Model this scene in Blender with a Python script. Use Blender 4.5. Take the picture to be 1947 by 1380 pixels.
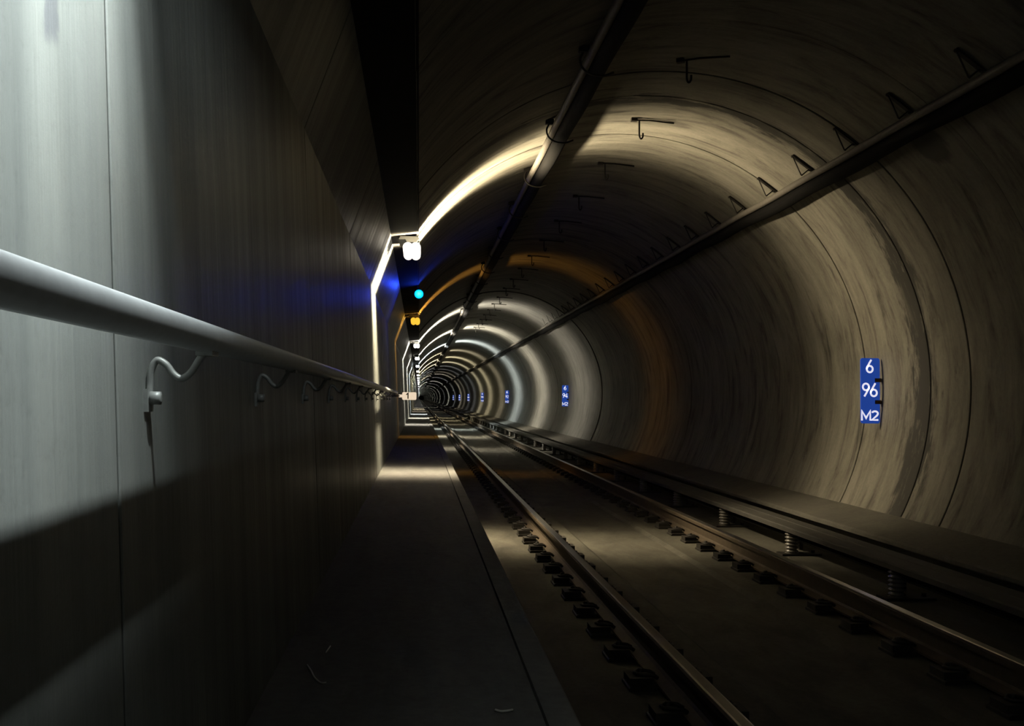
import bpy, math, random
from mathutils import Matrix, Vector

# ------------------------------------------------------------------ scene / camera / light
random.seed(7)
for o in list(bpy.data.objects):
    bpy.data.objects.remove(o)
S = bpy.context.scene
COL = S.collection
CAM_H = 1.33                      # camera height above the track slab; walkway top is at 0.63
F_PX = 1850.0

cam_data = bpy.data.cameras.new('camera')
cam = bpy.data.objects.new('camera', cam_data)
COL.objects.link(cam)
cam_data.sensor_fit = 'HORIZONTAL'
cam_data.sensor_width = 36.0
cam_data.lens = F_PX / 1947.0 * 36.0
cam_data.clip_start = 0.02
cam_data.clip_end = 1500
R3 = Matrix(((0.99544952, -0.01194597, -0.09453863),
             (-0.09491249, -0.0360291, -0.99483342),
             (0.00847811, 0.99927934, -0.03699897)))
cam.matrix_world = Matrix.Translation((0, 0, CAM_H)) @ R3.to_4x4()
S.camera = cam

world = bpy.data.worlds.new('tunnel_dark')
S.world = world
world.use_nodes = True
world.node_tree.nodes['Background'].inputs[0].default_value = (0, 0, 0, 1)
world.node_tree.nodes['Background'].inputs[1].default_value = 0.0

S.view_settings.view_transform = 'Standard'
S.view_settings.look = 'None'
S.view_settings.exposure = 0.0
S.view_settings.gamma = 1.0
S.view_settings.use_curve_mapping = False

# lamps along the tunnel: (depth y, colour, watts, lens radiance)
LAMP_X, LAMP_Z = -0.085, CAM_H + 1.40
LAMPS = [
    (-7.35, (0.90, 0.96, 1.00), 300, 1.6),
    (0.95, (0.88, 0.97, 0.97), 980, 1.6),
    (9.25, (1.00, 0.84, 0.56), 1150, 2.2),
    (17.70, (1.00, 0.47, 0.08), 105, 1.2),
    (26.05, (1.00, 0.93, 0.78), 882, 1.6),
    (34.40, (1.00, 0.93, 0.76), 1890, 2.0),
    (42.75, (0.86, 0.98, 1.00), 1995, 2.0),
    (51.10, (1.00, 0.88, 0.62), 693, 1.6),
    (59.45, (1.00, 0.88, 0.58), 1470, 2.0),
    (67.80, (1.00, 0.90, 0.62), 1365, 2.0),
    (76.15, (0.92, 0.96, 1.00), 252, 1.6),
    (84.50, (0.92, 0.96, 1.00), 168, 1.4),
    (92.85, (1.00, 0.92, 0.75), 315, 1.4),
    (101.2, (1.00, 0.92, 0.75), 735, 1.6),
    (117.9, (0.92, 0.96, 1.00), 420, 1.6),
    (142.9, (0.95, 0.98, 0.90), 1470, 2.0),
    (168.0, (0.92, 0.96, 1.00), 420, 1.6),
    (201.4, (0.95, 0.98, 0.90), 1050, 2.0),
    (234.8, (0.95, 0.98, 0.90), 900, 2.0),
    (268.2, (0.95, 0.98, 0.90), 900, 2.0),
    (310.0, (0.95, 0.98, 0.90), 900, 2.0),
    (352.0, (0.95, 0.98, 0.90), 1400, 2.0),
    (410.0, (0.95, 0.98, 0.90), 1400, 2.0),
    (485.0, (0.95, 0.98, 0.90), 1600, 2.0),
    (590.0, (0.95, 0.98, 0.90), 1800, 2.0),
    (740.0, (0.95, 0.98, 0.90), 2000, 2.0),
]

# tunnel geometry (world metres; camera stands at x=0, y=0)
AX, AZ, R = 1.93, CAM_H + 0.145, 2.40
WALK_Z = CAM_H - 0.70
Y0, Y1 = -18.0, 900.0
LEAN = 0.05
def wall_x(z):                       # flat left wall leans back a little
    return -0.36 - LEAN * (z - WALK_Z)
KNEE_Z = CAM_H + 1.02
TOP_X, TOP_Z = -0.275, CAM_H + 1.50

# ------------------------------------------------------------------ helpers
class MB:
    def __init__(s):
        s.v = []; s.f = []; s.sm = []
    def quad(s, a, b, c, d, smooth=False):
        n = len(s.v); s.v += [a, b, c, d]; s.f.append((n, n+1, n+2, n+3)); s.sm.append(smooth)
    def box(s, x0, x1, y0, y1, z0, z1):
        n = len(s.v)
        s.v += [(x0,y0,z0),(x1,y0,z0),(x1,y1,z0),(x0,y1,z0),(x0,y0,z1),(x1,y0,z1),(x1,y1,z1),(x0,y1,z1)]
        for f in ((0,3,2,1),(4,5,6,7),(0,1,5,4),(1,2,6,5),(2,3,7,6),(3,0,4,7)):
            s.f.append(tuple(n+i for i in f)); s.sm.append(False)
        return s
    def prism_y(s, prof, y0, y1, smooth=False, cap=True):
        """closed profile [(x,z)] swept along y"""
        n = len(s.v); k = len(prof)
        s.v += [(x, y0, z) for x, z in prof] + [(x, y1, z) for x, z in prof]
        for i in range(k):
            j = (i+1) % k
            s.f.append((n+i, n+j, n+k+j, n+k+i)); s.sm.append(smooth)
        if cap:
            s.f.append(tuple(n+i for i in range(k))[::-1]); s.sm.append(False)
            s.f.append(tuple(n+k+i for i in range(k))); s.sm.append(False)
        return s
    def tube(s, pts, r, seg=10, cap=True):
        """smooth tube along 3D points; r number or list"""
        pts = [Vector(p) for p in pts]; N = len(pts)
        rs = r if isinstance(r, (list, tuple)) else [r]*N
        base = len(s.v)
        t0 = (pts[1]-pts[0]).normalized()
        up = Vector((0,0,1)) if abs(t0.z) < 0.9 else Vector((0,1,0))
        nrm = (up - t0*up.dot(t0)).normalized()
        for i, p in enumerate(pts):
            if i == 0: t = pts[1]-pts[0]
            elif i == N-1: t = pts[-1]-pts[-2]
            else: t = (pts[i+1]-pts[i]).normalized() + (pts[i]-pts[i-1]).normalized()
            t.normalize()
            nrm = (nrm - t*nrm.dot(t)).normalized()
            b = t.cross(nrm)
            for k in range(seg):
                a = 2*math.pi*k/seg
                q = p + (nrm*math.cos(a) + b*math.sin(a))*rs[i]
                s.v.append(tuple(q))
        for i in range(N-1):
            for k in range(seg):
                j = (k+1) % seg
                s.f.append((base+i*seg+k, base+i*seg+j, base+(i+1)*seg+j, base+(i+1)*seg+k)); s.sm.append(True)
        if cap:
            s.f.append(tuple(base+k for k in range(seg))[::-1]); s.sm.append(False)
            e = base+(N-1)*seg
            s.f.append(tuple(e+k for k in range(seg))); s.sm.append(False)
        return s
    def lathe(s, prof, seg=20, axis='z', centre=(0,0,0)):
        """prof [(r,h)] revolved"""
        base = len(s.v); N = len(prof); cx, cy, cz = centre
        for r_, h in prof:
            for k in range(seg):
                a = 2*math.pi*k/seg; u, w = r_*math.cos(a), r_*math.sin(a)
                if axis == 'z': s.v.append((cx+u, cy+w, cz+h))
                elif axis == 'x': s.v.append((cx+h, cy+u, cz+w))
                else: s.v.append((cx+u, cy+h, cz+w))
        for i in range(N-1):
            for k in range(seg):
                j = (k+1) % seg
                s.f.append((base+i*seg+k, base+i*seg+j, base+(i+1)*seg+j, base+(i+1)*seg+k)); s.sm.append(True)
        s.f.append(tuple(base+k for k in range(seg))[::-1]); s.sm.append(False)
        e = base+(N-1)*seg
        s.f.append(tuple(e+k for k in range(seg))); s.sm.append(False)
        return s
    def mesh(s, name):
        me = bpy.data.meshes.new(name)
        me.from_pydata(s.v, [], s.f)
        me.polygons.foreach_set('use_smooth', s.sm)
        me.validate(); me.update()
        return me
    def build(s, name, mat, parent=None, loc=(0,0,0)):
        me = s.mesh(name); me.materials.append(mat)
        return link(name, me, parent, loc)

def link(name, data, parent=None, loc=(0,0,0)):
    o = bpy.data.objects.new(name, data); COL.objects.link(o)
    o.location = loc
    if parent: o.parent = parent
    return o
def empty(name, loc=(0,0,0)):
    o = link(name, None, None, loc); o.empty_display_size = 0.1
    return o
def tag(o, label, cat, group=None):
    o['label'] = label; o['category'] = cat
    if group: o['group'] = group
    return o
def struct(o, label, cat):
    o['kind'] = 'structure'; o['label'] = label; o['category'] = cat
    return o
def copy_tree(o, loc, parent=None):
    c = o.copy(); COL.objects.link(c); c.location = loc
    if parent: c.parent = parent
    for ch in list(o.children):
        copy_tree(ch, ch.location.copy(), c)
    return c

# ------------------------------------------------------------------ materials
def newmat(name):
    m = bpy.data.materials.new(name); m.use_nodes = True
    nt = m.node_tree
    return m, nt, nt.nodes['Principled BSDF']
def N(nt, t, **kw):
    n = nt.nodes.new(t)
    for k, v in kw.items(): setattr(n, k, v)
    return n
def math_n(nt, op, a, b=None, clamp=False):
    n = N(nt, 'ShaderNodeMath', operation=op); n.use_clamp = clamp
    for i, x in enumerate((a, b)):
        if x is None: continue
        if isinstance(x, (int, float)): n.inputs[i].default_value = x
        else: nt.links.new(x, n.inputs[i])
    return n.outputs[0]
def ramp(nt, fac, stops):
    n = N(nt, 'ShaderNodeValToRGB'); e = n.color_ramp.elements
    while len(e) < len(stops): e.new(0.5)
    for i, (p, c) in enumerate(stops):
        e[i].position = p; e[i].color = (c[0], c[1], c[2], 1) if not isinstance(c, float) else (c, c, c, 1)
    nt.links.new(fac, n.inputs[0])
    return n.outputs[0]
def noise(nt, vec, scale, detail=6, rough=0.6, dist=0.0):
    n = N(nt, 'ShaderNodeTexNoise'); n.inputs['Scale'].default_value = scale
    n.inputs['Detail'].default_value = detail; n.inputs['Roughness'].default_value = rough
    n.inputs['Distortion'].default_value = dist
    nt.links.new(vec, n.inputs['Vector'])
    return n.outputs[0]
def mixc(nt, fac, a, b, mode='MIX'):
    n = N(nt, 'ShaderNodeMix', data_type='RGBA', blend_type=mode)
    for s_, x in ((n.inputs[0], fac), (n.inputs[6], a), (n.inputs[7], b)):
        if isinstance(x, (int, float)): s_.default_value = x
        elif isinstance(x, tuple): s_.default_value = (*x, 1)
        else: nt.links.new(x, s_)
    return n.outputs[2]
def bump(nt, bsdf, h, strength, dist=0.01):
    b = N(nt, 'ShaderNodeBump'); b.inputs['Strength'].default_value = strength; b.inputs['Distance'].default_value = dist
    nt.links.new(h, b.inputs['Height']); nt.links.new(b.outputs[0], bsdf.inputs['Normal'])
def world_pos(nt):
    g = N(nt, 'ShaderNodeNewGeometry'); return g.outputs['Position']
def scaled(nt, vec, s_):
    m = N(nt, 'ShaderNodeMapping'); m.inputs['Scale'].default_value = s_
    nt.links.new(vec, m.inputs['Vector']); return m.outputs[0]
def comb(nt, x, y, z):
    c = N(nt, 'ShaderNodeCombineXYZ')
    for i, q in enumerate((x, y, z)):
        if isinstance(q, (int, float)): c.inputs[i].default_value = q
        else: nt.links.new(q, c.inputs[i])
    return c.outputs[0]

def lining_mat(name, light, mid, dark, stain=True):
    """poured concrete lining: smears run round the ring"""
    m, nt, b = newmat(name)
    p = world_pos(nt)
    sep = N(nt, 'ShaderNodeSeparateXYZ'); nt.links.new(p, sep.inputs[0])
    dx = math_n(nt, 'SUBTRACT', sep.outputs[0], AX); dz = math_n(nt, 'SUBTRACT', sep.outputs[2], AZ)
    ang = math_n(nt, 'ARCTAN2', dz, dx); arc = math_n(nt, 'MULTIPLY', ang, R)
    y = sep.outputs[1]
    v_smear = comb(nt, math_n(nt, 'MULTIPLY', y, 5.5), math_n(nt, 'MULTIPLY', arc, 1.05), 0.0)
    v_fine = comb(nt, math_n(nt, 'MULTIPLY', y, 11.0), math_n(nt, 'MULTIPLY', arc, 2.2), 3.0)
    n1 = noise(nt, v_smear, 1.0, 8, 0.68, 0.6)
    n2 = noise(nt, v_fine, 1.0, 6, 0.7, 0.3)
    n3 = noise(nt, p, 1.1, 5, 0.6)
    n4 = noise(nt, p, 34.0, 4, 0.7)
    c = ramp(nt, n1, [(0.33, dark), (0.46, mid), (0.60, light)])
    c = mixc(nt, 0.32, c, ramp(nt, n2, [(0.33, 0.42), (0.52, 0.95), (0.8, 1.0)]), 'MULTIPLY')
    c = mixc(nt, 0.6, c, ramp(nt, n3, [(0.3, 0.55), (0.6, 1.0)]), 'MULTIPLY')
    c = mixc(nt, 0.35, c, ramp(nt, n4, [(0.3, 0.6), (0.6, 1.0)]), 'MULTIPLY')
    if stain:
        # black leakage along the wide joint at y = 7.86, heavier low on the wall
        wob = noise(nt, comb(nt, math_n(nt, 'MULTIPLY', y, 5.0), math_n(nt, 'MULTIPLY', arc, 1.2), 9.0), 1.0, 6, 0.7)
        d = math_n(nt, 'ABSOLUTE', math_n(nt, 'SUBTRACT', y, 7.99))
        low = math_n(nt, 'MULTIPLY', math_n(nt, 'MULTIPLY', math_n(nt, 'SUBTRACT', 1.2, ang, True), 0.30), 1.0)
        width = math_n(nt, 'ADD', math_n(nt, 'MULTIPLY', math_n(nt, 'SUBTRACT', wob, 0.40, True), 0.9),
                       math_n(nt, 'MULTIPLY', low, wob))
        k = math_n(nt, 'SUBTRACT', 1.0, math_n(nt, 'DIVIDE', d, math_n(nt, 'ADD', width, 0.02)), True)
        k = math_n(nt, 'MULTIPLY', math_n(nt, 'MULTIPLY', k, ramp(nt, n2, [(0.42, 1.0), (0.58, 0.25)])), 3.0, True)
        c = mixc(nt, k, c, (0.035, 0.032, 0.026))
        # ragged dark patch under the cable run
        vm = N(nt, 'ShaderNodeVectorMath', operation='DISTANCE'); nt.links.new(p, vm.inputs[0])
        vm.inputs[1].default_value = (3.60, 6.62, CAM_H + 1.86)
        dd = math_n(nt, 'ADD', vm.outputs['Value'], math_n(nt, 'MULTIPLY', math_n(nt, 'SUBTRACT', wob, 0.5), 0.30))
        c = mixc(nt, ramp(nt, dd, [(0.17, 0.85), (0.22, 0.0)]), c, (0.03, 0.028, 0.023))
    nt.links.new(c, b.inputs['Base Color'])
    b.inputs['Roughness'].default_value = 0.72
    b.inputs['Specular IOR Level'].default_value = 0.3
    h = math_n(nt, 'ADD', n2, math_n(nt, 'MULTIPLY', n4, 0.6))
    bump(nt, b, h, 0.25, 0.006)
    return m

def panel_mat():
    """smooth board-marked wall panel, slightly glossy, vertical streaks"""
    m, nt, b = newmat('wall_panel_concrete')
    p = world_pos(nt)
    n1 = noise(nt, scaled(nt, p, (1, 9.0, 0.35)), 1.0, 6, 0.6)
    n2 = noise(nt, scaled(nt, p, (1, 42.0, 0.8)), 1.0, 5, 0.65)
    n3 = noise(nt, p, 60.0, 4, 0.75)
    n4 = noise(nt, p, 4.0, 4, 0.6)
    c = ramp(nt, n1, [(0.3, (0.135, 0.143, 0.135)), (0.55, (0.185, 0.193, 0.18)), (0.75, (0.22, 0.226, 0.21))])
    c = mixc(nt, 0.2, c, ramp(nt, n2, [(0.3, 0.6), (0.55, 1.0)]), 'MULTIPLY')
    c = mixc(nt, 0.3, c, ramp(nt, n3, [(0.28, 0.45), (0.45, 1.0)]), 'MULTIPLY')
    c = mixc(nt, 0.35, c, ramp(nt, n4, [(0.3, 0.7), (0.6, 1.0)]), 'MULTIPLY')
    # a grey drip stain high on the near panel
    sx = N(nt, 'ShaderNodeSeparateXYZ'); nt.links.new(p, sx.inputs[0])
    nn = noise(nt, p, 22.0, 3, 0.6)
    dy = math_n(nt, 'ABSOLUTE', math_n(nt, 'ADD', math_n(nt, 'SUBTRACT', sx.outputs[1], 1.125), math_n(nt, 'MULTIPLY', math_n(nt, 'SUBTRACT', nn, 0.5), 0.06)))
    ky = math_n(nt, 'MULTIPLY', math_n(nt, 'SUBTRACT', 0.022, dy), 120.0, True)
    kz = math_n(nt, 'MULTIPLY', math_n(nt, 'SUBTRACT', math_n(nt, 'ADD', sx.outputs[2], math_n(nt, 'MULTIPLY', nn, 0.06)), CAM_H + 0.425), 60.0, True)
    c = mixc(nt, math_n(nt, 'MULTIPLY', math_n(nt, 'MULTIPLY', ky, kz), 0.6), c, (0.085, 0.085, 0.10))
    nt.links.new(c, b.inputs['Base Color'])
    nt.links.new(ramp(nt, n1, [(0.3, 0.52), (0.7, 0.34)]), b.inputs['Roughness'])
    b.inputs['Specular IOR Level'].default_value = 0.45
    bump(nt, b, math_n(nt, 'ADD', math_n(nt, 'MULTIPLY', n1, 1.4), math_n(nt, 'ADD', math_n(nt, 'MULTIPLY', n2, 0.5), math_n(nt, 'MULTIPLY', n3, 0.15))), 0.35, 0.012)
    return m

def slab_mat(name, lo, hi, stretch=(1, 1, 1), rough=0.8):
    m, nt, b = newmat(name)
    p = world_pos(nt)
    n1 = noise(nt, scaled(nt, p, stretch), 2.2, 7, 0.65, 0.4)
    n2 = noise(nt, p, 28.0, 5, 0.7)
    c = ramp(nt, n1, [(0.3, lo), (0.7, hi)])
    c = mixc(nt, 0.5, c, ramp(nt, n2, [(0.3, 0.5), (0.6, 1.0)]), 'MULTIPLY')
    nt.links.new(c, b.inputs['Base Color'])
    b.inputs['Roughness'].default_value = rough
    b.inputs['Specular IOR Level'].default_value = 0.25
    bump(nt, b, math_n(nt, 'ADD', n1, math_n(nt, 'MULTIPLY', n2, 0.4)), 0.3, 0.01)
    return m

def plain_mat(name, col, rough=0.5, metal=0.0, var=0.35, scale=20.0, spec=0.4):
    m, nt, b = newmat(name)
    n1 = noise(nt, world_pos(nt), scale, 4, 0.6)
    c = mixc(nt, var, col, ramp(nt, n1, [(0.3, 0.3), (0.65, 1.0)]), 'MULTIPLY')
    nt.links.new(c, b.inputs['Base Color'])
    b.inputs['Roughness'].default_value = rough; b.inputs['Metallic'].default_value = metal
    b.inputs['Specular IOR Level'].default_value = spec
    return m

def glow_mat(name, col, base, strength):
    m, nt, b = newmat(name)
    b.inputs['Base Color'].default_value = (*base, 1)
    b.inputs['Roughness'].default_value = 0.5
    b.inputs['Emission Color'].default_value = (*col, 1)
    b.inputs['Emission Strength'].default_value = strength
    return m

M = {}
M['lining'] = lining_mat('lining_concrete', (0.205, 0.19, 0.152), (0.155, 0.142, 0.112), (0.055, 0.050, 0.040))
M['lining_far'] = lining_mat('lining_concrete_lit_side', (0.235, 0.225, 0.20), (0.20, 0.19, 0.165), (0.135, 0.13, 0.11), stain=False)  # smoother concrete; lighter tone paints in the lit side past the seam
M['joint'] = plain_mat('joint_dark', (0.03, 0.028, 0.024), 0.9)
M['panel'] = panel_mat()
M['soffit_shade'] = plain_mat('shaded_soffit_board', (0.018, 0.017, 0.016), 0.9, spec=0.1)  # near-black colour paints in the shade under the wall head
M['walk'] = slab_mat('walkway_concrete', (0.10, 0.097, 0.092), (0.15, 0.146, 0.14), (4, 0.8, 1))
M['coping'] = slab_mat('coping_concrete', (0.12, 0.117, 0.11), (0.17, 0.165, 0.155), (2, 1, 1))
M['track'] = slab_mat('track_slab_concrete', (0.045, 0.041, 0.032), (0.12, 0.11, 0.085), (1.6, 0.7, 1))
M['bench'] = slab_mat('bench_concrete', (0.085, 0.078, 0.065), (0.135, 0.125, 0.10), (1, 1, 1))
M['rail_side'] = plain_mat('rusty_rail', (0.085, 0.062, 0.04), 0.7, 0.3)
M['rail_top'] = plain_mat('worn_rail_head', (0.55, 0.53, 0.50), 0.28, 1.0, 0.2, 8.0)
M['plate'] = plain_mat('oily_base_plate', (0.028, 0.024, 0.019), 0.65, 0.2)
M['clip'] = plain_mat('spring_clip_steel', (0.03, 0.026, 0.022), 0.55, 0.4)
M['cover'] = plain_mat('third_rail_cover', (0.06, 0.055, 0.045), 0.75, 0.0, 0.4, 9.0)
M['conductor'] = plain_mat('conductor_steel', (0.03, 0.027, 0.024), 0.6, 0.5)
M['porcelain'] = plain_mat('insulator_porcelain', (0.17, 0.155, 0.13), 0.35, 0.0, 0.3)
M['tube'] = plain_mat('handrail_paint', (0.60, 0.62, 0.63), 0.32, 0.0, 0.15, 40.0, 0.5)
M['galv'] = plain_mat('galvanised_steel', (0.32, 0.33, 0.315), 0.45, 0.2, 0.35, 60.0)
M['dark_steel'] = plain_mat('dark_hanger_steel', (0.035, 0.03, 0.025), 0.6, 0.5)
M['cable'] = plain_mat('black_cable', (0.005, 0.0045, 0.004), 0.85, spec=0.1)
M['conduit'] = plain_mat('grey_conduit', (0.11, 0.097, 0.08), 0.6)
M['housing'] = plain_mat('lamp_housing', (0.012, 0.012, 0.011), 0.8, 0.0, spec=0.1)
M['sign_blue'] = glow_mat('glowing_blue_sign_face', (0.012, 0.055, 0.33), (0.02, 0.06, 0.35), 0.75)  # added glow stands in for light the lamps do not give the plate
M['sign_white'] = glow_mat('glowing_white_lettering', (0.90, 0.87, 1.0), (0.8, 0.8, 0.8), 0.85)  # lettering glows too, emission in place of received light
M['sign_cream'] = glow_mat('glowing_cream_plate', (1.0, 0.80, 0.56), (0.8, 0.7, 0.5), 0.80)  # added glow brightens plate and clamp beyond the lamplight
M['sign_ink'] = plain_mat('brown_ink', (0.05, 0.022, 0.01), 0.6)
M['rust'] = plain_mat('rusty_bracket', (0.09, 0.05, 0.02), 0.8)
M['wire'] = plain_mat('pale_wire', (0.55, 0.53, 0.48), 0.4)

# ------------------------------------------------------------------ structure: lining rings
def ring_mesh(y0, y1, gap, dr):
    mb = MB(); a0, a1, n = math.radians(-40), math.radians(145.0), 96
    r = R + dr
    ya, yb = y0 + gap, y1 - gap
    bev = 0.004
    prof = [(ya, r + 0.05), (ya, r + bev), (ya + bev, r), (yb - bev, r), (yb, r + bev), (yb, r + 0.05)]
    for (yA, rA), (yB, rB) in zip(prof[:-1], prof[1:]):
        base = len(mb.v)
        for i in range(n + 1):
            a = a0 + (a1 - a0) * i / n
            c, s_ = math.cos(a), math.sin(a)
            mb.v.append((AX + rA*c, yA, AZ + rA*s_)); mb.v.append((AX + rB*c, yB, AZ + rB*s_))
        for i in range(n):
            b = base + 2*i
            mb.f.append((b, b+1, b+3, b+2)); mb.sm.append(True)
    return mb

lining = struct(empty('wall_right', (0, 0, 0)), 'curved concrete tunnel lining of poured rings with dark joints', 'wall')
seams = [-18.0, -12.0, -6.0, -1.5, 0.9, 2.7, 4.5, 6.25, 7.29, 7.90, 9.10, 10.0, 11.6, 13.4, 15.2, 17.0, 18.9, 20.9, 22.8]
while seams[-1] < 62: seams.append(seams[-1] + 2.4)
for i in range(len(seams) - 1):
    y0, y1 = seams[i], seams[i+1]
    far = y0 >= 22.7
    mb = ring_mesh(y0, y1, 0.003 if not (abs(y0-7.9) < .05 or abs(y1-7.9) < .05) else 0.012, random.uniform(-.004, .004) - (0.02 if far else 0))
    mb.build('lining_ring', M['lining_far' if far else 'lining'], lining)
mb = MB()
y = seams[-1]
while y < Y1:
    st_ = 2.4 if y < 150 else 9.6
    part = ring_mesh(y, y + st_, 0.006, -0.02 + random.uniform(-.004, .004))
    b = len(mb.v); mb.v += part.v; mb.f += [tuple(b+i for i in f) for f in part.f]; mb.sm += part.sm
    y += st_
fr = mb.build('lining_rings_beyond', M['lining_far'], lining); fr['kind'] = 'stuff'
# dark backing seen in the joints
mb = MB(); prev = None
for i in range(97):
    a = math.radians(-40 + 185.0 * i / 96)
    q = (AX + (R+.045)*math.cos(a), AZ + (R+.045)*math.sin(a))
    if prev: mb.quad((prev[0], Y0, prev[1]), (prev[0], Y1, prev[1]), (q[0], Y1, q[1]), (q[0], Y0, q[1]), True)
    prev = q
mb.build('joint_backing', M['joint'], lining)

# ------------------------------------------------------------------ structure: left wall of panels
wall = struct(empty('wall_left', (0, 0, 0)), 'grey concrete wall panels beside the walkway with slanted tops', 'wall')
def panel_mesh(w):
    mb = MB(); bev = 0.002
    face = [(wall_x(0.0), 0.0), (wall_x(KNEE_Z), KNEE_Z), (TOP_X, TOP_Z)]
    def off(pt, d): return (pt[0] - d, pt[1])
    rows = [(0.0, bev + 0.03), (0.0, bev), (bev, 0.0), (w - bev, 0.0), (w, bev), (w, bev + 0.03)]
    for (ya, da), (yb, db) in zip(rows[:-1], rows[1:]):
        for p, q in zip(face[:-1], face[1:]):
            P0, P1 = off(p, da), off(p, db); Q0, Q1 = off(q, da), off(q, db)
            mb.quad((P0[0], ya, P0[1]), (P1[0], yb, P1[1]), (Q1[0], yb, Q1[1]), (Q0[0], ya, Q0[1]))
    return mb
GAP = 0.011
PW = 2.4
pm = panel_mesh(PW - GAP).mesh('wall_panel'); pm.materials.append(M['panel'])
for k in range(-7, 34):
    link('wall_panel', pm, wall, (0, 1.32 + k*PW + GAP/2, 0))
pf = panel_mesh(Y1 - (1.32 + 34*PW)).build('wall_panels_beyond', M['panel'], wall, (0, 1.32 + 34*PW, 0))
pf['kind'] = 'stuff'
MB().prism_y([(TOP_X - .004, TOP_Z - .004), (-0.02, TOP_Z + 0.026), (-0.02, TOP_Z + 0.10), (TOP_X - .06, TOP_Z + .06)], Y0, Y1).build('soffit_board', M['soffit_shade'], wall)
MB().box(-0.62, -0.50, Y0, Y1, 0.0, 2.95).build('wall_backing', M['joint'], wall)

# ------------------------------------------------------------------ structure: floor, bench, walkway
fl = MB()
prof = [(0.2, 0.0), (1.52, 0.0), (1.56, -0.025), (2.27, -0.025), (2.31, 0.0), (3.9, 0.0), (3.9, -0.2), (0.2, -0.2)]
fl.prism_y(prof, Y0, Y1)
struct(fl.build('floor', M['track']), 'stained concrete track slab between the walkway and the bench', 'floor')
bn = MB()
bn.prism_y([(3.78, 0.0), (3.78, 0.20), (3.62, 0.235), (3.62, 0.262), (3.64, 0.275), (4.07, 0.365), (4.20, 0.365), (4.20, 0.0)], Y0, Y1)
struct(bn.build('trim_1', M['bench']), 'concrete bench along the foot of the curved wall', 'bench')
wk = struct(empty('walkway', (0, 0, 0)), 'raised concrete emergency walkway beside the track', 'walkway')
MB().box(-0.45, 0.280, Y0, Y1, 0.0, WALK_Z).build('deck', M['walk'], wk)
MB().prism_y([(0.285, 0.0), (0.285, WALK_Z + .004), (0.350, WALK_Z + .004), (0.357, WALK_Z - .004), (0.357, 0.0)], Y0, Y1).build('edge_coping', M['coping'], wk)

# ------------------------------------------------------------------ rails with fasteners
def rail_profile(cx):
    z0 = 0.022
    half = [(0.070, 0.0), (0.070, 0.012), (0.020, 0.028), (0.009, 0.040), (0.009, 0.112), (0.036, 0.124), (0.036, 0.148), (0.030, 0.157)]
    return [(cx + x, z0 + z) for x, z in half] + [(cx - x, z0 + z) for x, z in reversed(half)]
def make_fastener(mat_plate):
    mb = MB()
    mb.prism_y([(-0.20, 0.0), (-0.20, 0.014), (-0.185, 0.022), (0.185, 0.022), (0.20, 0.014), (0.20, 0.0)], -0.085, 0.085)
    mb.box(-0.195, -0.085, -0.065, 0.065, 0.02, 0.056); mb.box(0.085, 0.195, -0.065, 0.065, 0.02, 0.056)
    pl = mb.mesh('fastener'); pl.materials.append(M['plate'])
    cl = []
    for s_ in (-1, 1):
        c = MB()
        pts = [(s_*0.055, -0.035, 0.046), (s_*0.075, -0.035, 0.060), (s_*0.115, -0.040, 0.066), (s_*0.150, -0.020, 0.062),
               (s_*0.155, 0.010, 0.062), (s_*0.130, 0.038, 0.066), (s_*0.080, 0.035, 0.060), (s_*0.055, 0.032, 0.046)]
        c.tube(pts, 0.009, 6)
        c.lathe([(0.016, 0.03), (0.016, 0.075), (0.012, 0.085)], 6, 'z', (s_*0.128, 0.0, 0.0))
        c.box(s_*0.128-0.028, s_*0.128+0.028, -0.028, 0.028, 0.050, 0.056)
        me = c.mesh('clip'); me.materials.append(M['clip']); cl.append(me)
    return pl, cl
F_PLATE, F_CLIPS = make_fastener(None)
def make_rail(cx, label):
    root = tag(empty('running_rail', (cx, 0, 0)), label, 'rail', 'running rails of the track')
    MB().prism_y(rail_profile(0.0), Y0, Y1).build('rail_body', M['rail_side'], root)
    MB().prism_y([(-0.029, 0.1785), (-0.020, 0.1815), (0.020, 0.1815), (0.029, 0.1785)], Y0, Y1).build('rail_head', M['rail_top'], root)
    for k in range(100):
        y_ = 3.5 + 0.5*k
        f = link('fastener', F_PLATE, root, (0, y_, 0))
        for me in F_CLIPS: link('clip', me, f)
    mb = MB()
    for k in range(160):
        y_ = 53.5 + 0.5*k
        mb.box(-0.20, 0.20, y_-0.085, y_+0.085, 0.0, 0.022)
        mb.box(-0.165, -0.09, y_-0.05, y_+0.05, 0.022, 0.07); mb.box(0.09, 0.165, y_-0.05, y_+0.05, 0.022, 0.07)
    st = mb.build('fasteners_beyond', M['plate'], root); st['kind'] = 'stuff'
make_rail(1.17, 'steel running rail next to the walkway, dark base plates clipped along it')
make_rail(2.68, 'steel running rail next to the third rail cover, head polished bright')

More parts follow.
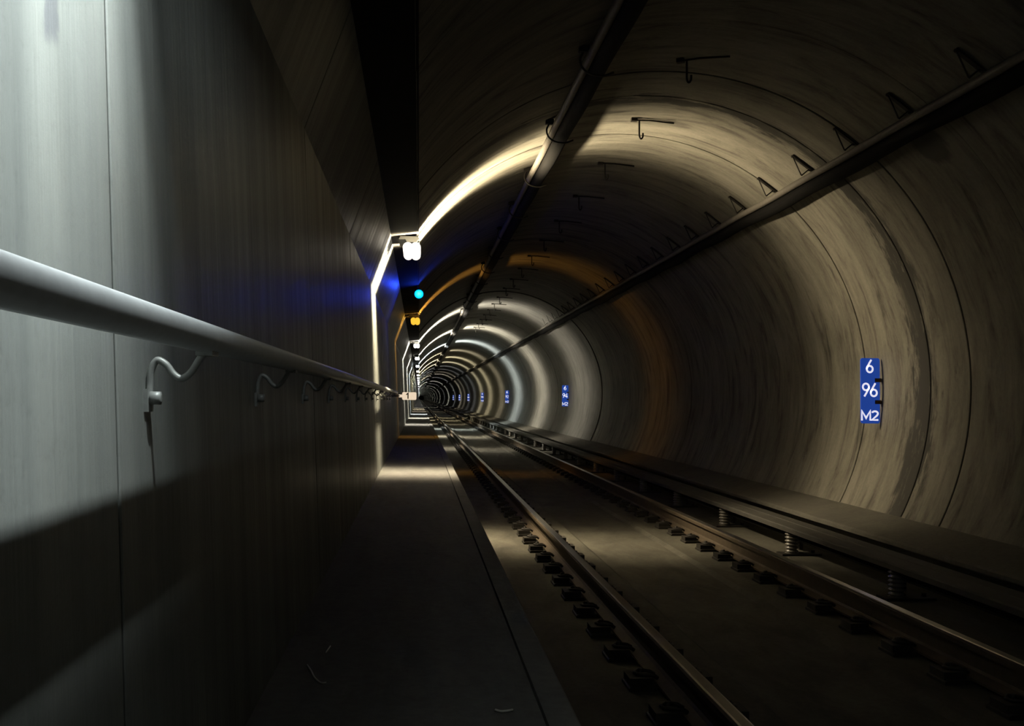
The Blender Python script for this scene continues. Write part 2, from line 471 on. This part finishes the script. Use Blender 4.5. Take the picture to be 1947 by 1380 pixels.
# ------------------------------------------------------------------ third rail
TX = 3.31
tr = tag(empty('third_rail', (TX, 0, 0)), 'third rail under a long dull cover board, carried on ribbed insulators', 'third rail')
MB().prism_y([(-0.15, 0.208), (-0.15, 0.242), (-0.14, 0.252), (-0.02, 0.258), (-0.012, 0.250), (0.0, 0.258), (0.13, 0.252), (0.145, 0.240), (0.145, 0.185),
              (0.132, 0.185), (0.132, 0.236), (-0.137, 0.236), (-0.137, 0.208)], Y0, 200).build('cover_board', M['cover'], tr)
MB().prism_y([(-0.012, 0.115), (-0.012, 0.130), (0.028, 0.145), (0.028, 0.18), (-0.005, 0.185), (-0.005, 0.212), (0.085, 0.212), (0.085, 0.185), (0.052, 0.18), (0.052, 0.145), (0.092, 0.130), (0.092, 0.115)],
             Y0, 200).build('conductor_rail', M['conductor'], tr)
ins = MB()
pr = [(0.062, 0.018)]
for k in range(6):
    z = 0.024 + k*0.029
    pr += [(0.042, z), (0.058, z+0.008), (0.058, z+0.014), (0.042, z+0.022)]
pr += [(0.036, 0.232)]
ins.lathe(pr, 16)
INS = ins.mesh('insulator'); INS.materials.append(M['porcelain'])
bp = MB().box(-0.11, 0.24, -0.075, 0.075, 0.0, 0.018)
bp.lathe([(0.018, 0.018), (0.018, 0.04)], 6, 'z', (0.19, 0.0, 0.0))
BPM = bp.mesh('base_plate'); BPM.materials.append(M['plate'])
bk = MB().box(0.10, 0.132, -0.03, 0.03, 0.0, 0.236).mesh('cover_bracket'); bk.materials.append(M['dark_steel'])
for k in range(34):
    y_ = 2.62 + 1.87*k
    i_ = link('insulator', INS, tr, (-0.075, y_, 0))
    link('base_plate', BPM, i_)
    link('cover_bracket', bk, tr, (0, y_ + 0.30, 0))

# ------------------------------------------------------------------ handrail
HX, HZ = -0.31, CAM_H + 0.085
hr = tag(empty('handrail', (HX, 0, WALK_Z)), 'round grey metal handrail along the left wall on curved brackets', 'handrail')
hz = HZ - WALK_Z
MB().tube([(0, -6, hz), (0, 4, hz), (0, 9, hz - .006), (0, 13.5, hz - .012), (0, 13.62, hz - .012)], [0.0215]*4 + [0.012], 24).build('rail_tube', M['tube'], hr)
def catmull(P, n=6):
    P = [Vector(p) for p in P]; out = []
    for i in range(len(P)-1):
        p0 = P[max(i-1, 0)]; p1 = P[i]; p2 = P[i+1]; p3 = P[min(i+2, len(P)-1)]
        for k in range(n):
            t = k/n
            out.append(0.5*((2*p1) + (p2-p0)*t + (2*p0-5*p1+4*p2-p3)*t*t + (3*p1-p0-3*p2+p3)*t**3))
    out.append(P[-1]); return out
bw = wall_x(CAM_H) - HX
rod = [(bw + .003, 0, -0.070), (bw + .004, 0, -0.040), (bw + .006, 0, -0.012), (bw + .014, 0, 0.004), (bw + .027, 0, -0.002),
       (bw + .038, 0, -0.016), (bw + .050, 0, -0.022), (bw + .063, 0, -0.012), (bw + .074, 0, 0.006), (0.0, 0, 0.022)]
rod = [(x, y_, z + 0.048 - 0.085) for x, y_, z in rod]      # z relative to tube centre
brk = MB().tube(catmull(rod), 0.0052, 8)
brk.box(-0.012, 0.012, -0.022, 0.022, -0.026, -0.019)
BR = brk.mesh('bracket'); BR.materials.append(M['galv'])
bo = MB()
bo.box(bw - .004, bw + .006, -0.016, 0.016, -0.108, -0.075)
bo.lathe([(0.011, 0.006), (0.011, 0.020), (0.006, 0.022)], 6, 'x', (bw, 0.0, -0.088))
BO = bo.mesh('bolt'); BO.materials.append(M['galv'])
for k in range(-2, 13):
    y_ = 1.46 + 0.95*k
    b_ = link('bracket', BR, hr, (0, y_, hz - .0012*max(0, y_-4)))
    link('bolt', BO, b_)

# ------------------------------------------------------------------ strokes for lettering
def stroke(mb, pts, w, y, th=0.002):
    """flat ribbon in the xz plane facing -y"""
    pts = [Vector((p[0], p[1])) for p in pts]; L = []; Rr = []
    n = len(pts); closed = (pts[0]-pts[-1]).length < 1e-6
    for i in range(n):
        a = pts[i-1] if i > 0 else (pts[-2] if closed else None)
        b = pts[i+1] if i < n-1 else (pts[1] if closed else None)
        d1 = (pts[i]-a).normalized() if a is not None else None
        d2 = (b-pts[i]).normalized() if b is not None else None
        if d1 is None: d1 = d2
        if d2 is None: d2 = d1
        t = (d1+d2)
        t = t.normalized() if t.length > 1e-5 else d1
        nn = Vector((-t.y, t.x)); sc = 1/max(0.5, nn.dot(Vector((-d1.y, d1.x))))
        L.append(pts[i] + nn*w/2*sc); Rr.append(pts[i] - nn*w/2*sc)
    for i in range(n-1):
        a, b, c, d = L[i], L[i+1], Rr[i+1], Rr[i]
        mb.quad((a.x, y, a.y), (b.x, y, b.y), (c.x, y, c.y), (d.x, y, d.y))
        mb.quad((a.x, y, a.y), (a.x, y+th, a.y), (b.x, y+th, b.y), (b.x, y, b.y))
        mb.quad((d.x, y, d.y), (c.x, y, c.y), (c.x, y+th, c.y), (d.x, y+th, d.y))
def arc(cx, cz, rx, rz, a0, a1, n=18):
    return [(cx + rx*math.cos(math.radians(a0+(a1-a0)*i/n)), cz + rz*math.sin(math.radians(a0+(a1-a0)*i/n))) for i in range(n+1)]
def glyph(ch):          # unit: height 1, width ~0.56, origin bottom left
    w = 0.56
    if ch == '6':
        return [arc(.28, .29, .225, .235, 0, 360, 28), [(.40, .97), (.27, .76)] + arc(.28, .29, .225, .30, 130, 180, 6)]
    if ch == '9':
        return [arc(.28, .71, .225, .235, 0, 360, 28), [(.16, .03), (.29, .24)] + arc(.28, .71, .225, .30, -50, 0, 6)]
    if ch == '4':
        return [[(.40, 0), (.40, 1), (.03, .27), (.54, .27)]]
    if ch == '2':
        return [arc(.28, .72, .22, .24, 160, -20, 16) + [(.42, .5), (.06, .06), (.53, .06)]]
    if ch == '0':
        return [arc(.28, .5, .225, .45, 0, 360, 30)]
    if ch == '8':
        return [arc(.28, .74, .19, .21, 0, 360, 26), arc(.28, .28, .225, .24, 0, 360, 28)]
    if ch == 'M':
        return [[(.05, 0), (.05, .98), (.36, .25), (.67, .98), (.67, 0)]]
    if ch == '1':
        return [[(.10, .68), (.34, .92), (.34, 0)]]
    return []
def text(mb, s_, x, z, h, y, w, xs=1.0):
    for ch in s_:
        for st in glyph(ch):
            stroke(mb, [(x + p[0]*h*xs, z + p[1]*h) for p in st], w, y)
        x += (0.74 if ch == 'M' else 0.58)*h*xs

# ------------------------------------------------------------------ blue distance signs
def make_sign(y_, mid, label):
    W_, H_ = 0.186, 0.612
    x0 = 4.300 - W_
    root = tag(empty('distance_sign', (x0, y_, CAM_H - 0.200)), label, 'sign', 'blue distance signs on the curved wall')
    r = 0.022; prof = []
    for cx, cz, a in ((W_-r, r, -90), (W_-r, H_-r, 0), (r, H_-r, 90), (r, r, 180)):
        prof += [(cx + r*math.cos(math.radians(a+18*i)), cz + r*math.sin(math.radians(a+18*i))) for i in range(6)]
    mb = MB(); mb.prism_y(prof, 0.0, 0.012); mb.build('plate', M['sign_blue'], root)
    for k, (t, z, h) in enumerate((('6', 0.472, 0.128), (mid, 0.248, 0.132), ('M2', 0.028, 0.090))):
        g = MB()
        wd = {1: 0.56*h, 2: (1.14 if 'M' not in t else 1.30)*h}[len(t)]
        xs = min(1.0, 0.172/wd) if 'M' not in t else 1.45
        wd *= xs
        text(g, t, (W_*0.92 - wd)/2 + 0.002, z, h, -0.003, 0.0165, xs)
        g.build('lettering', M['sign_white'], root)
    for z in (0.200, 0.405):
        b_ = MB().box(W_-0.048, W_+0.012, -0.006, 0.03, z-0.018, z+0.018)
        b_.lathe([(0.008, -0.016), (0.008, -0.006)], 6, 'y', (W_-0.03, 0.0, z))
        b_.build('bracket', M['rust'], root)
    return root
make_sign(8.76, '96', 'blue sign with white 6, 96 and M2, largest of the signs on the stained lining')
for y_, mid, where in ((27.9, '94', 'second blue distance sign along the curved wall, just past where the lining turns lighter'),
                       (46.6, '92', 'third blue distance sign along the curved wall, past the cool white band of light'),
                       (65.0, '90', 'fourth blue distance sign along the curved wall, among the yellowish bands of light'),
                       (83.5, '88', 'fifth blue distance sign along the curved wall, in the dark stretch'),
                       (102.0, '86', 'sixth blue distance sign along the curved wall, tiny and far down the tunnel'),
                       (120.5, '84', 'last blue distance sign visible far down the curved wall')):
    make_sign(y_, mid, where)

# number plate on the wall past the end of the handrail
np_ = tag(empty('number_plate', (-0.40, 14.0, CAM_H - 0.025)), 'small cream plate reading 1 sticking out past the handrail end', 'sign')
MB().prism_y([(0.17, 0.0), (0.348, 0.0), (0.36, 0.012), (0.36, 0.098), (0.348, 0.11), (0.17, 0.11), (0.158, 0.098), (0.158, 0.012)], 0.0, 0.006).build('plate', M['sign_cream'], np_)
g = MB(); text(g, '1', 0.205, 0.016, 0.085, -0.003, 0.017, 1.25); g.build('lettering', M['sign_ink'], np_)
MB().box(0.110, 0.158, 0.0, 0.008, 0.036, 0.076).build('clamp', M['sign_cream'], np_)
MB().tube([(-0.01, 0.006, 0.056), (0.125, 0.006, 0.056)], 0.009, 8).build('arm', M['dark_steel'], np_)

# ------------------------------------------------------------------ overhead cable runs and hangers
def cable_run(x, z, label, cab, con):
    root = tag(empty('cable_run', (x, 0, z)), label, 'cable', 'cable runs hung under the crown')
    pts = []; pts2 = []
    y_ = Y0
    while y_ <= 210:
        if -2 <= y_ <= 40:
            sag = 0.014*math.cos(2*math.pi*(y_-6.44)/1.76) + 0.008*math.sin(y_*1.3)
        else: sag = 0
        pts.append((cab[0], y_, cab[1] + 0.6*sag)); pts2.append((con[0], y_, con[1] + 0.2*sag))
        y_ += 0.22 if y_ < 40 else 10
    MB().tube(pts, 0.062, 14).build('cable', M['cable'], root)
    MB().tube(pts2, 0.030, 10).build('conduit', M['conduit'], root)
    return root
DX, DZ = 3.39, CAM_H + 1.915
cable_run(DX, DZ, 'thick black cable with grey conduit along the right of the crown, on V hangers', (0.02, -0.03), (-0.062, 0.022))
LX, LZ = 1.205, CAM_H + 2.315
cable_run(LX, LZ, 'thick black cable with grey conduit along the left of the crown, on hooks', (0.01, -0.012), (-0.082, -0.005))

def on_circle(x, above=True):
    return AZ + math.sqrt(R*R - (x-AX)**2)
# V hangers of the right run
def v_hanger():
    root = empty('cable_hanger', (DX, 0, DZ))
    tag(root, 'small V-shaped steel hanger holding the right cable run to the lining', 'hanger', 'V hangers of the right cable run')
    xa, xb = 3.23, 3.45
    za, zb = on_circle(xa) - 0.004, on_circle(xb) - 0.004
    A = Vector((xa-DX, 0, za-DZ)); B = Vector((xb-DX, 0, zb-DZ))
    d = (B-A).normalized(); n = Vector((-d.z, 0, d.x))
    mb = MB()
    pr = [A - n*0.012, B - n*0.012, B, A]
    # curved strap against the lining
    mb.prism_y([(p.x, p.z) for p in (A - n*0.002, B - n*0.002, B - n*0.014, A - n*0.014)], -0.02, 0.02)
    mb.build('strap', M['dark_steel'], root)
    for t in (0.0, 0.72):
        P = A + (B-A)*t
        mb = MB().tube([tuple(P - n*0.006), (-0.085 + 0.02*t, 0, 0.070), (-0.075, 0, 0.062)], 0.0055, 6)
        mb.build('rod', M['dark_steel'], root)
        mb = MB().lathe([(0.014, -0.012), (0.014, 0.004)], 6, 'z', (P.x, 0, P.z - 0.012))
        mb.build('anchor_bolt', M['dark_steel'], root)
    return root
vh = v_hanger()
ys = [5.57 + 0.87*k for k in range(24)]
vh.location.y = ys[0]
def by_light(y_, a):
    if y_ < 7.6: return a + ' in the dim stretch before the warm band'
    if y_ < 10.0: return a + ' crossed by the warm light band'
    return a + ' in the dark beyond the warm light band'
vh['label'] = by_light(ys[0], 'V-shaped hanger of the right cable run')
for y_ in ys[1:]:
    copy_tree(vh, (DX, y_, DZ))['label'] = by_light(y_, 'V-shaped hanger of the right cable run')
# C hooks of the left run
def c_hook():
    root = empty('cable_hook', (LX, 0, LZ))
    tag(root, 'curled steel hook holding the left cable run to the crown', 'hook', 'hooks of the left cable run')
    zt = on_circle(LX - 0.125) - LZ
    MB().box(-0.16, -0.09, -0.02, 0.02, zt - 0.045, zt + 0.0).build('anchor_plate', M['dark_steel'], root)
    pts = [(-0.125, 0, zt - 0.03), (-0.135, 0, 0.02), (-0.150, 0, -0.02), (-0.135, 0, -0.075), (-0.08, 0, -0.115), (0.01, 0, -0.125), (0.08, 0, -0.10)]
    MB().tube(catmull(pts, 5), 0.008, 7).build('hook', M['dark_steel'], root)
    return root
ch = c_hook()
ys = [6.42 + 1.74*k for k in range(12)]
ch.location.y = ys[0]
ch['label'] = by_light(ys[0], 'curled hook of the left cable run')
for y_ in ys[1:]:
    copy_tree(ch, (LX, y_, LZ))['label'] = by_light(y_, 'curled hook of the left cable run')
# empty hooks along the crown centre
TXH = 1.95
def t_hook():
    zt = on_circle(TXH)
    root = empty('ceiling_hook', (TXH, 0, zt))
    tag(root, 'empty J-shaped ceiling hook with a flat arm at the crown', 'hook', 'empty hooks along the crown')
    mb = MB(); mb.box(-0.075, -0.02, -0.022, 0.022, -0.03, 0.0)
    mb.build('anchor_plate', M['dark_steel'], root)
    e = on_circle(TXH + 0.32) - zt
    MB().tube([(-0.07, 0, -0.018), (0.10, 0, -0.016), (0.32, 0, e - 0.010)], 0.008, 6).build('arm', M['dark_steel'], root)
    pts = [(0.0, 0, -0.015), (0.0, 0, -0.10), (0.002, 0, -0.165), (0.016, 0, -0.188), (0.032, 0, -0.17), (0.034, 0, -0.135)]
    MB().tube(catmull(pts, 4), 0.0085, 7).build('hook', M['dark_steel'], root)
    return root
th = t_hook()
th['label'] = by_light(5.35, 'empty J-shaped ceiling hook')
ys = [5.35, 6.99, 8.56, 10.2, 11.9, 13.6, 15.3, 17.0, 18.7, 20.4, 22.1, 23.9, 25.6, 27.3, 29.0, 30.7, 32.4, 34.1]
zt = on_circle(TXH)
th.location.y = ys[0]
for y_ in ys[1:]:
    h_ = copy_tree(th, (TXH, y_, zt - (0.02 if y_ > 22.8 else 0)))
    h_['label'] = by_light(y_, 'empty J-shaped ceiling hook')
    if abs(y_ - 6.99) < .01:
        h_.rotation_euler.z = math.radians(-30)
        h_['label'] = 'empty J-shaped ceiling hook with its flat arm set askew'

# ------------------------------------------------------------------ lamps
def lamp_light(name, col, watts, parent, loc, wedge_cut=False, wide=1.0):
    ld = bpy.data.lights.new(name, 'POINT'); ld.energy = watts; ld.color = col; ld.shadow_soft_size = 0.022 if wedge_cut else 0.07
    # photometric distribution: a direction ramp keeps the beam in a fan across the tunnel
    ld.use_nodes = True; nt = ld.node_tree
    em = [n for n in nt.nodes if n.type == 'EMISSION'][0]
    tc = nt.nodes.new('ShaderNodeTexCoord'); sp = nt.nodes.new('ShaderNodeSeparateXYZ')
    nt.links.new(tc.outputs['Normal'], sp.inputs[0])
    ab = nt.nodes.new('ShaderNodeMath'); ab.operation = 'ABSOLUTE'; nt.links.new(sp.outputs[1], ab.inputs[0])
    rp = nt.nodes.new('ShaderNodeValToRGB'); rp.color_ramp.interpolation = 'EASE'
    e = rp.color_ramp.elements
    prof = [(0.0, 1.0), (0.12*wide, 0.92), (0.21*wide, 0.50), (0.31*wide, 0.11), (0.43*wide, 0.015), (0.65, 0.022 if wedge_cut else 0.0008), (1.0, 0.026 if wedge_cut else 0.0004)]
    while len(e) < len(prof): e.new(0.5)
    for i, (p_, v_) in enumerate(prof):
        e[i].position = p_; e[i].color = (v_, v_, v_, 1)
    nt.links.new(ab.outputs[0], rp.inputs[0]); 
    out = rp.outputs[0]
    if wedge_cut:      # dark wedge masked out of this lamp's light to shade wall foot and walkway
        at = math_n(nt, 'ARCTAN2', math_n(nt, 'MULTIPLY', sp.outputs[0], -1.0), math_n(nt, 'MULTIPLY', sp.outputs[2], -1.0))
        u = math_n(nt, 'ADD', math_n(nt, 'MULTIPLY', at, 1/math.pi), 0.5)
        k = ramp(nt, u, [(0.476, 0.25), (0.505, 0.01), (0.5725, 0.01), (0.578, 0.40), (0.60, 0.48), (0.64, 0.85), (0.67, 1.0), (0.76, 0.04)])
        out = math_n(nt, 'MULTIPLY', out, k)
    else:           # strength ramp raised up the lining, lowered level across the track
        el = math_n(nt, 'ARCTAN2', sp.outputs[2], sp.outputs[0])
        k = ramp(nt, math_n(nt, 'ADD', math_n(nt, 'MULTIPLY', el, 1/(2*math.pi)), 0.5), [(0.27, 1.0), (0.34, 0.75), (0.42, 0.6), (0.52, 0.6), (0.57, 1.1), (0.63, 2.1)])
        out = math_n(nt, 'MULTIPLY', out, k)
    nt.links.new(out, em.inputs['Strength'])
    o = bpy.data.objects.new(name, ld); COL.objects.link(o); o.parent = parent; o.location = loc
    o.rotation_euler.z = 0 if wedge_cut else math.radians(-6)
    return o
LAMP_LABELS = {
    -7.35: 'lamp of the row behind the near end of the handrail',
    0.95: 'wall lamp above the handrail where the near wall is washed white',
    9.25: 'warm white lamp under the slanted wall head, big and glaring',
    17.70: 'small orange lamp next along the row, heart shaped glow',
    26.05: 'warm white lamp just beyond the orange lamp in the row',
    34.40: 'glaring warm lamp, second beyond the orange lamp in the row',
    42.75: 'cool bluish white lamp, third beyond the orange lamp in the row',
}
def make_lamp(y_, col, watts, rad, label, group):
    root = tag(empty('wall_lamp', (LAMP_X, y_, LAMP_Z)), label, 'lamp', group)
    # twin-tube batten running along the tunnel, seen end on
    HL = 0.24
    MB().prism_y([(-0.12, 0.070), (0.07, 0.070), (0.055, 0.098), (-0.105, 0.098)], -HL, HL).build('mounting_plate', M['housing'], root)
    MB().prism_y([(-0.045, 0.045), (0.045, 0.045), (0.060, 0.070), (-0.060, 0.070)], -HL, HL).build('housing', M['housing'], root)
    lm = glow_mat('lamp_lens', tuple(0.5 + 0.5*c for c in col) if col[1] > 0.6 else (1.0, 0.5, 0.04), (0.006, 0.006, 0.006), rad)
    lm.node_tree.nodes['Principled BSDF'].inputs['Specular IOR Level'].default_value = 0.0
    for s_ in (-1, 1):
        prof = []
        for k in range(20):
            a = 2*math.pi*k/20
            prof.append((s_*0.036 + 0.047*math.cos(a), -0.004 + (0.052 if math.sin(a) < 0 else 0.047)*math.sin(a)))
        mb = MB(); mb.prism_y(prof, -HL, HL, smooth=True)
        mb.build('lens', lm, root)
    offs = (-0.26, 0.0, 0.26) if y_ < 30 else (0.0,)
    for dy in offs:
        lamp_light('lamp_light', col, watts/len(offs), root, (0.08 if y_ == 0.95 else 0.125, dy, -0.055 if y_ != 0.95 else -0.07), wedge_cut=(y_ == 0.95), wide=1.0 if y_ < 20 else 1.5)
    return root
for (y_, col, watts, rad) in LAMPS:
    lab = LAMP_LABELS.get(y_, 'tiny distant lamp in the row running down the tunnel')
    grp = 'lamps along the wall head'
    make_lamp(y_, col, watts, rad, lab, grp)

# blue signal lamp
bl = tag(empty('signal_lamp', (-0.02, 13.1, CAM_H + 1.40)), 'small round blue signal lamp between the warm and the orange lamps', 'lamp')
MB().lathe([(0.056, 0.0), (0.066, 0.008), (0.066, 0.075), (0.055, 0.09)], 20, 'y').build('housing', M['housing'], bl)
MB().lathe([(0.010, -0.040), (0.036, -0.030), (0.056, -0.010), (0.060, 0.004)], 20, 'y').build('lens', glow_mat('blue_lens', (0.0, 0.50, 1.0), (0.1, 0.3, 0.8), 1.6), bl)
MB().tube([(0.0, 0.05, 0.04), (-0.02, 0.05, 0.12)], 0.012, 8).build('stem', M['housing'], bl)
ld = bpy.data.lights.new('signal_light', 'POINT'); ld.energy = 7.0; ld.color = (0.02, 0.06, 1.0); ld.shadow_soft_size = 0.03
lo = bpy.data.objects.new('signal_light', ld); COL.objects.link(lo); lo.parent = bl; lo.location = (0, -0.08, 0)

# ------------------------------------------------------------------ scraps on the walkway
def on_walk(px, py):
    d = R3 @ Vector(((px-973.5)/F_PX, -(py-690)/F_PX, -1.0))
    k = -0.70/d.z
    return Vector((d.x*k, d.y*k, WALK_Z + 0.003))
def scrap(pix, label, r):
    P = [on_walk(*q) for q in pix]; c = P[0].copy(); c.z = WALK_Z
    mb = MB().tube(catmull([tuple(p - c) for p in P], 4), r, 6)
    tag(mb.build('pale_scrap', M['wire'], None, tuple(c)), label, 'wire')
scrap([(584, 1266), (592, 1278), (598, 1290), (610, 1300), (620, 1300)], 'bent pale wire scrap lying on the walkway near the wall', 0.0022)
scrap([(620, 1242), (624, 1236), (628, 1230)], 'short pale wire bit on the walkway in front of the bent wire', 0.0018)
scrap([(942, 1352), (955, 1355), (975, 1352)], 'short pale scrap standing for a glint close to the walkway edge coping', 0.003)  # pale tube stands in for a small glint on the deck
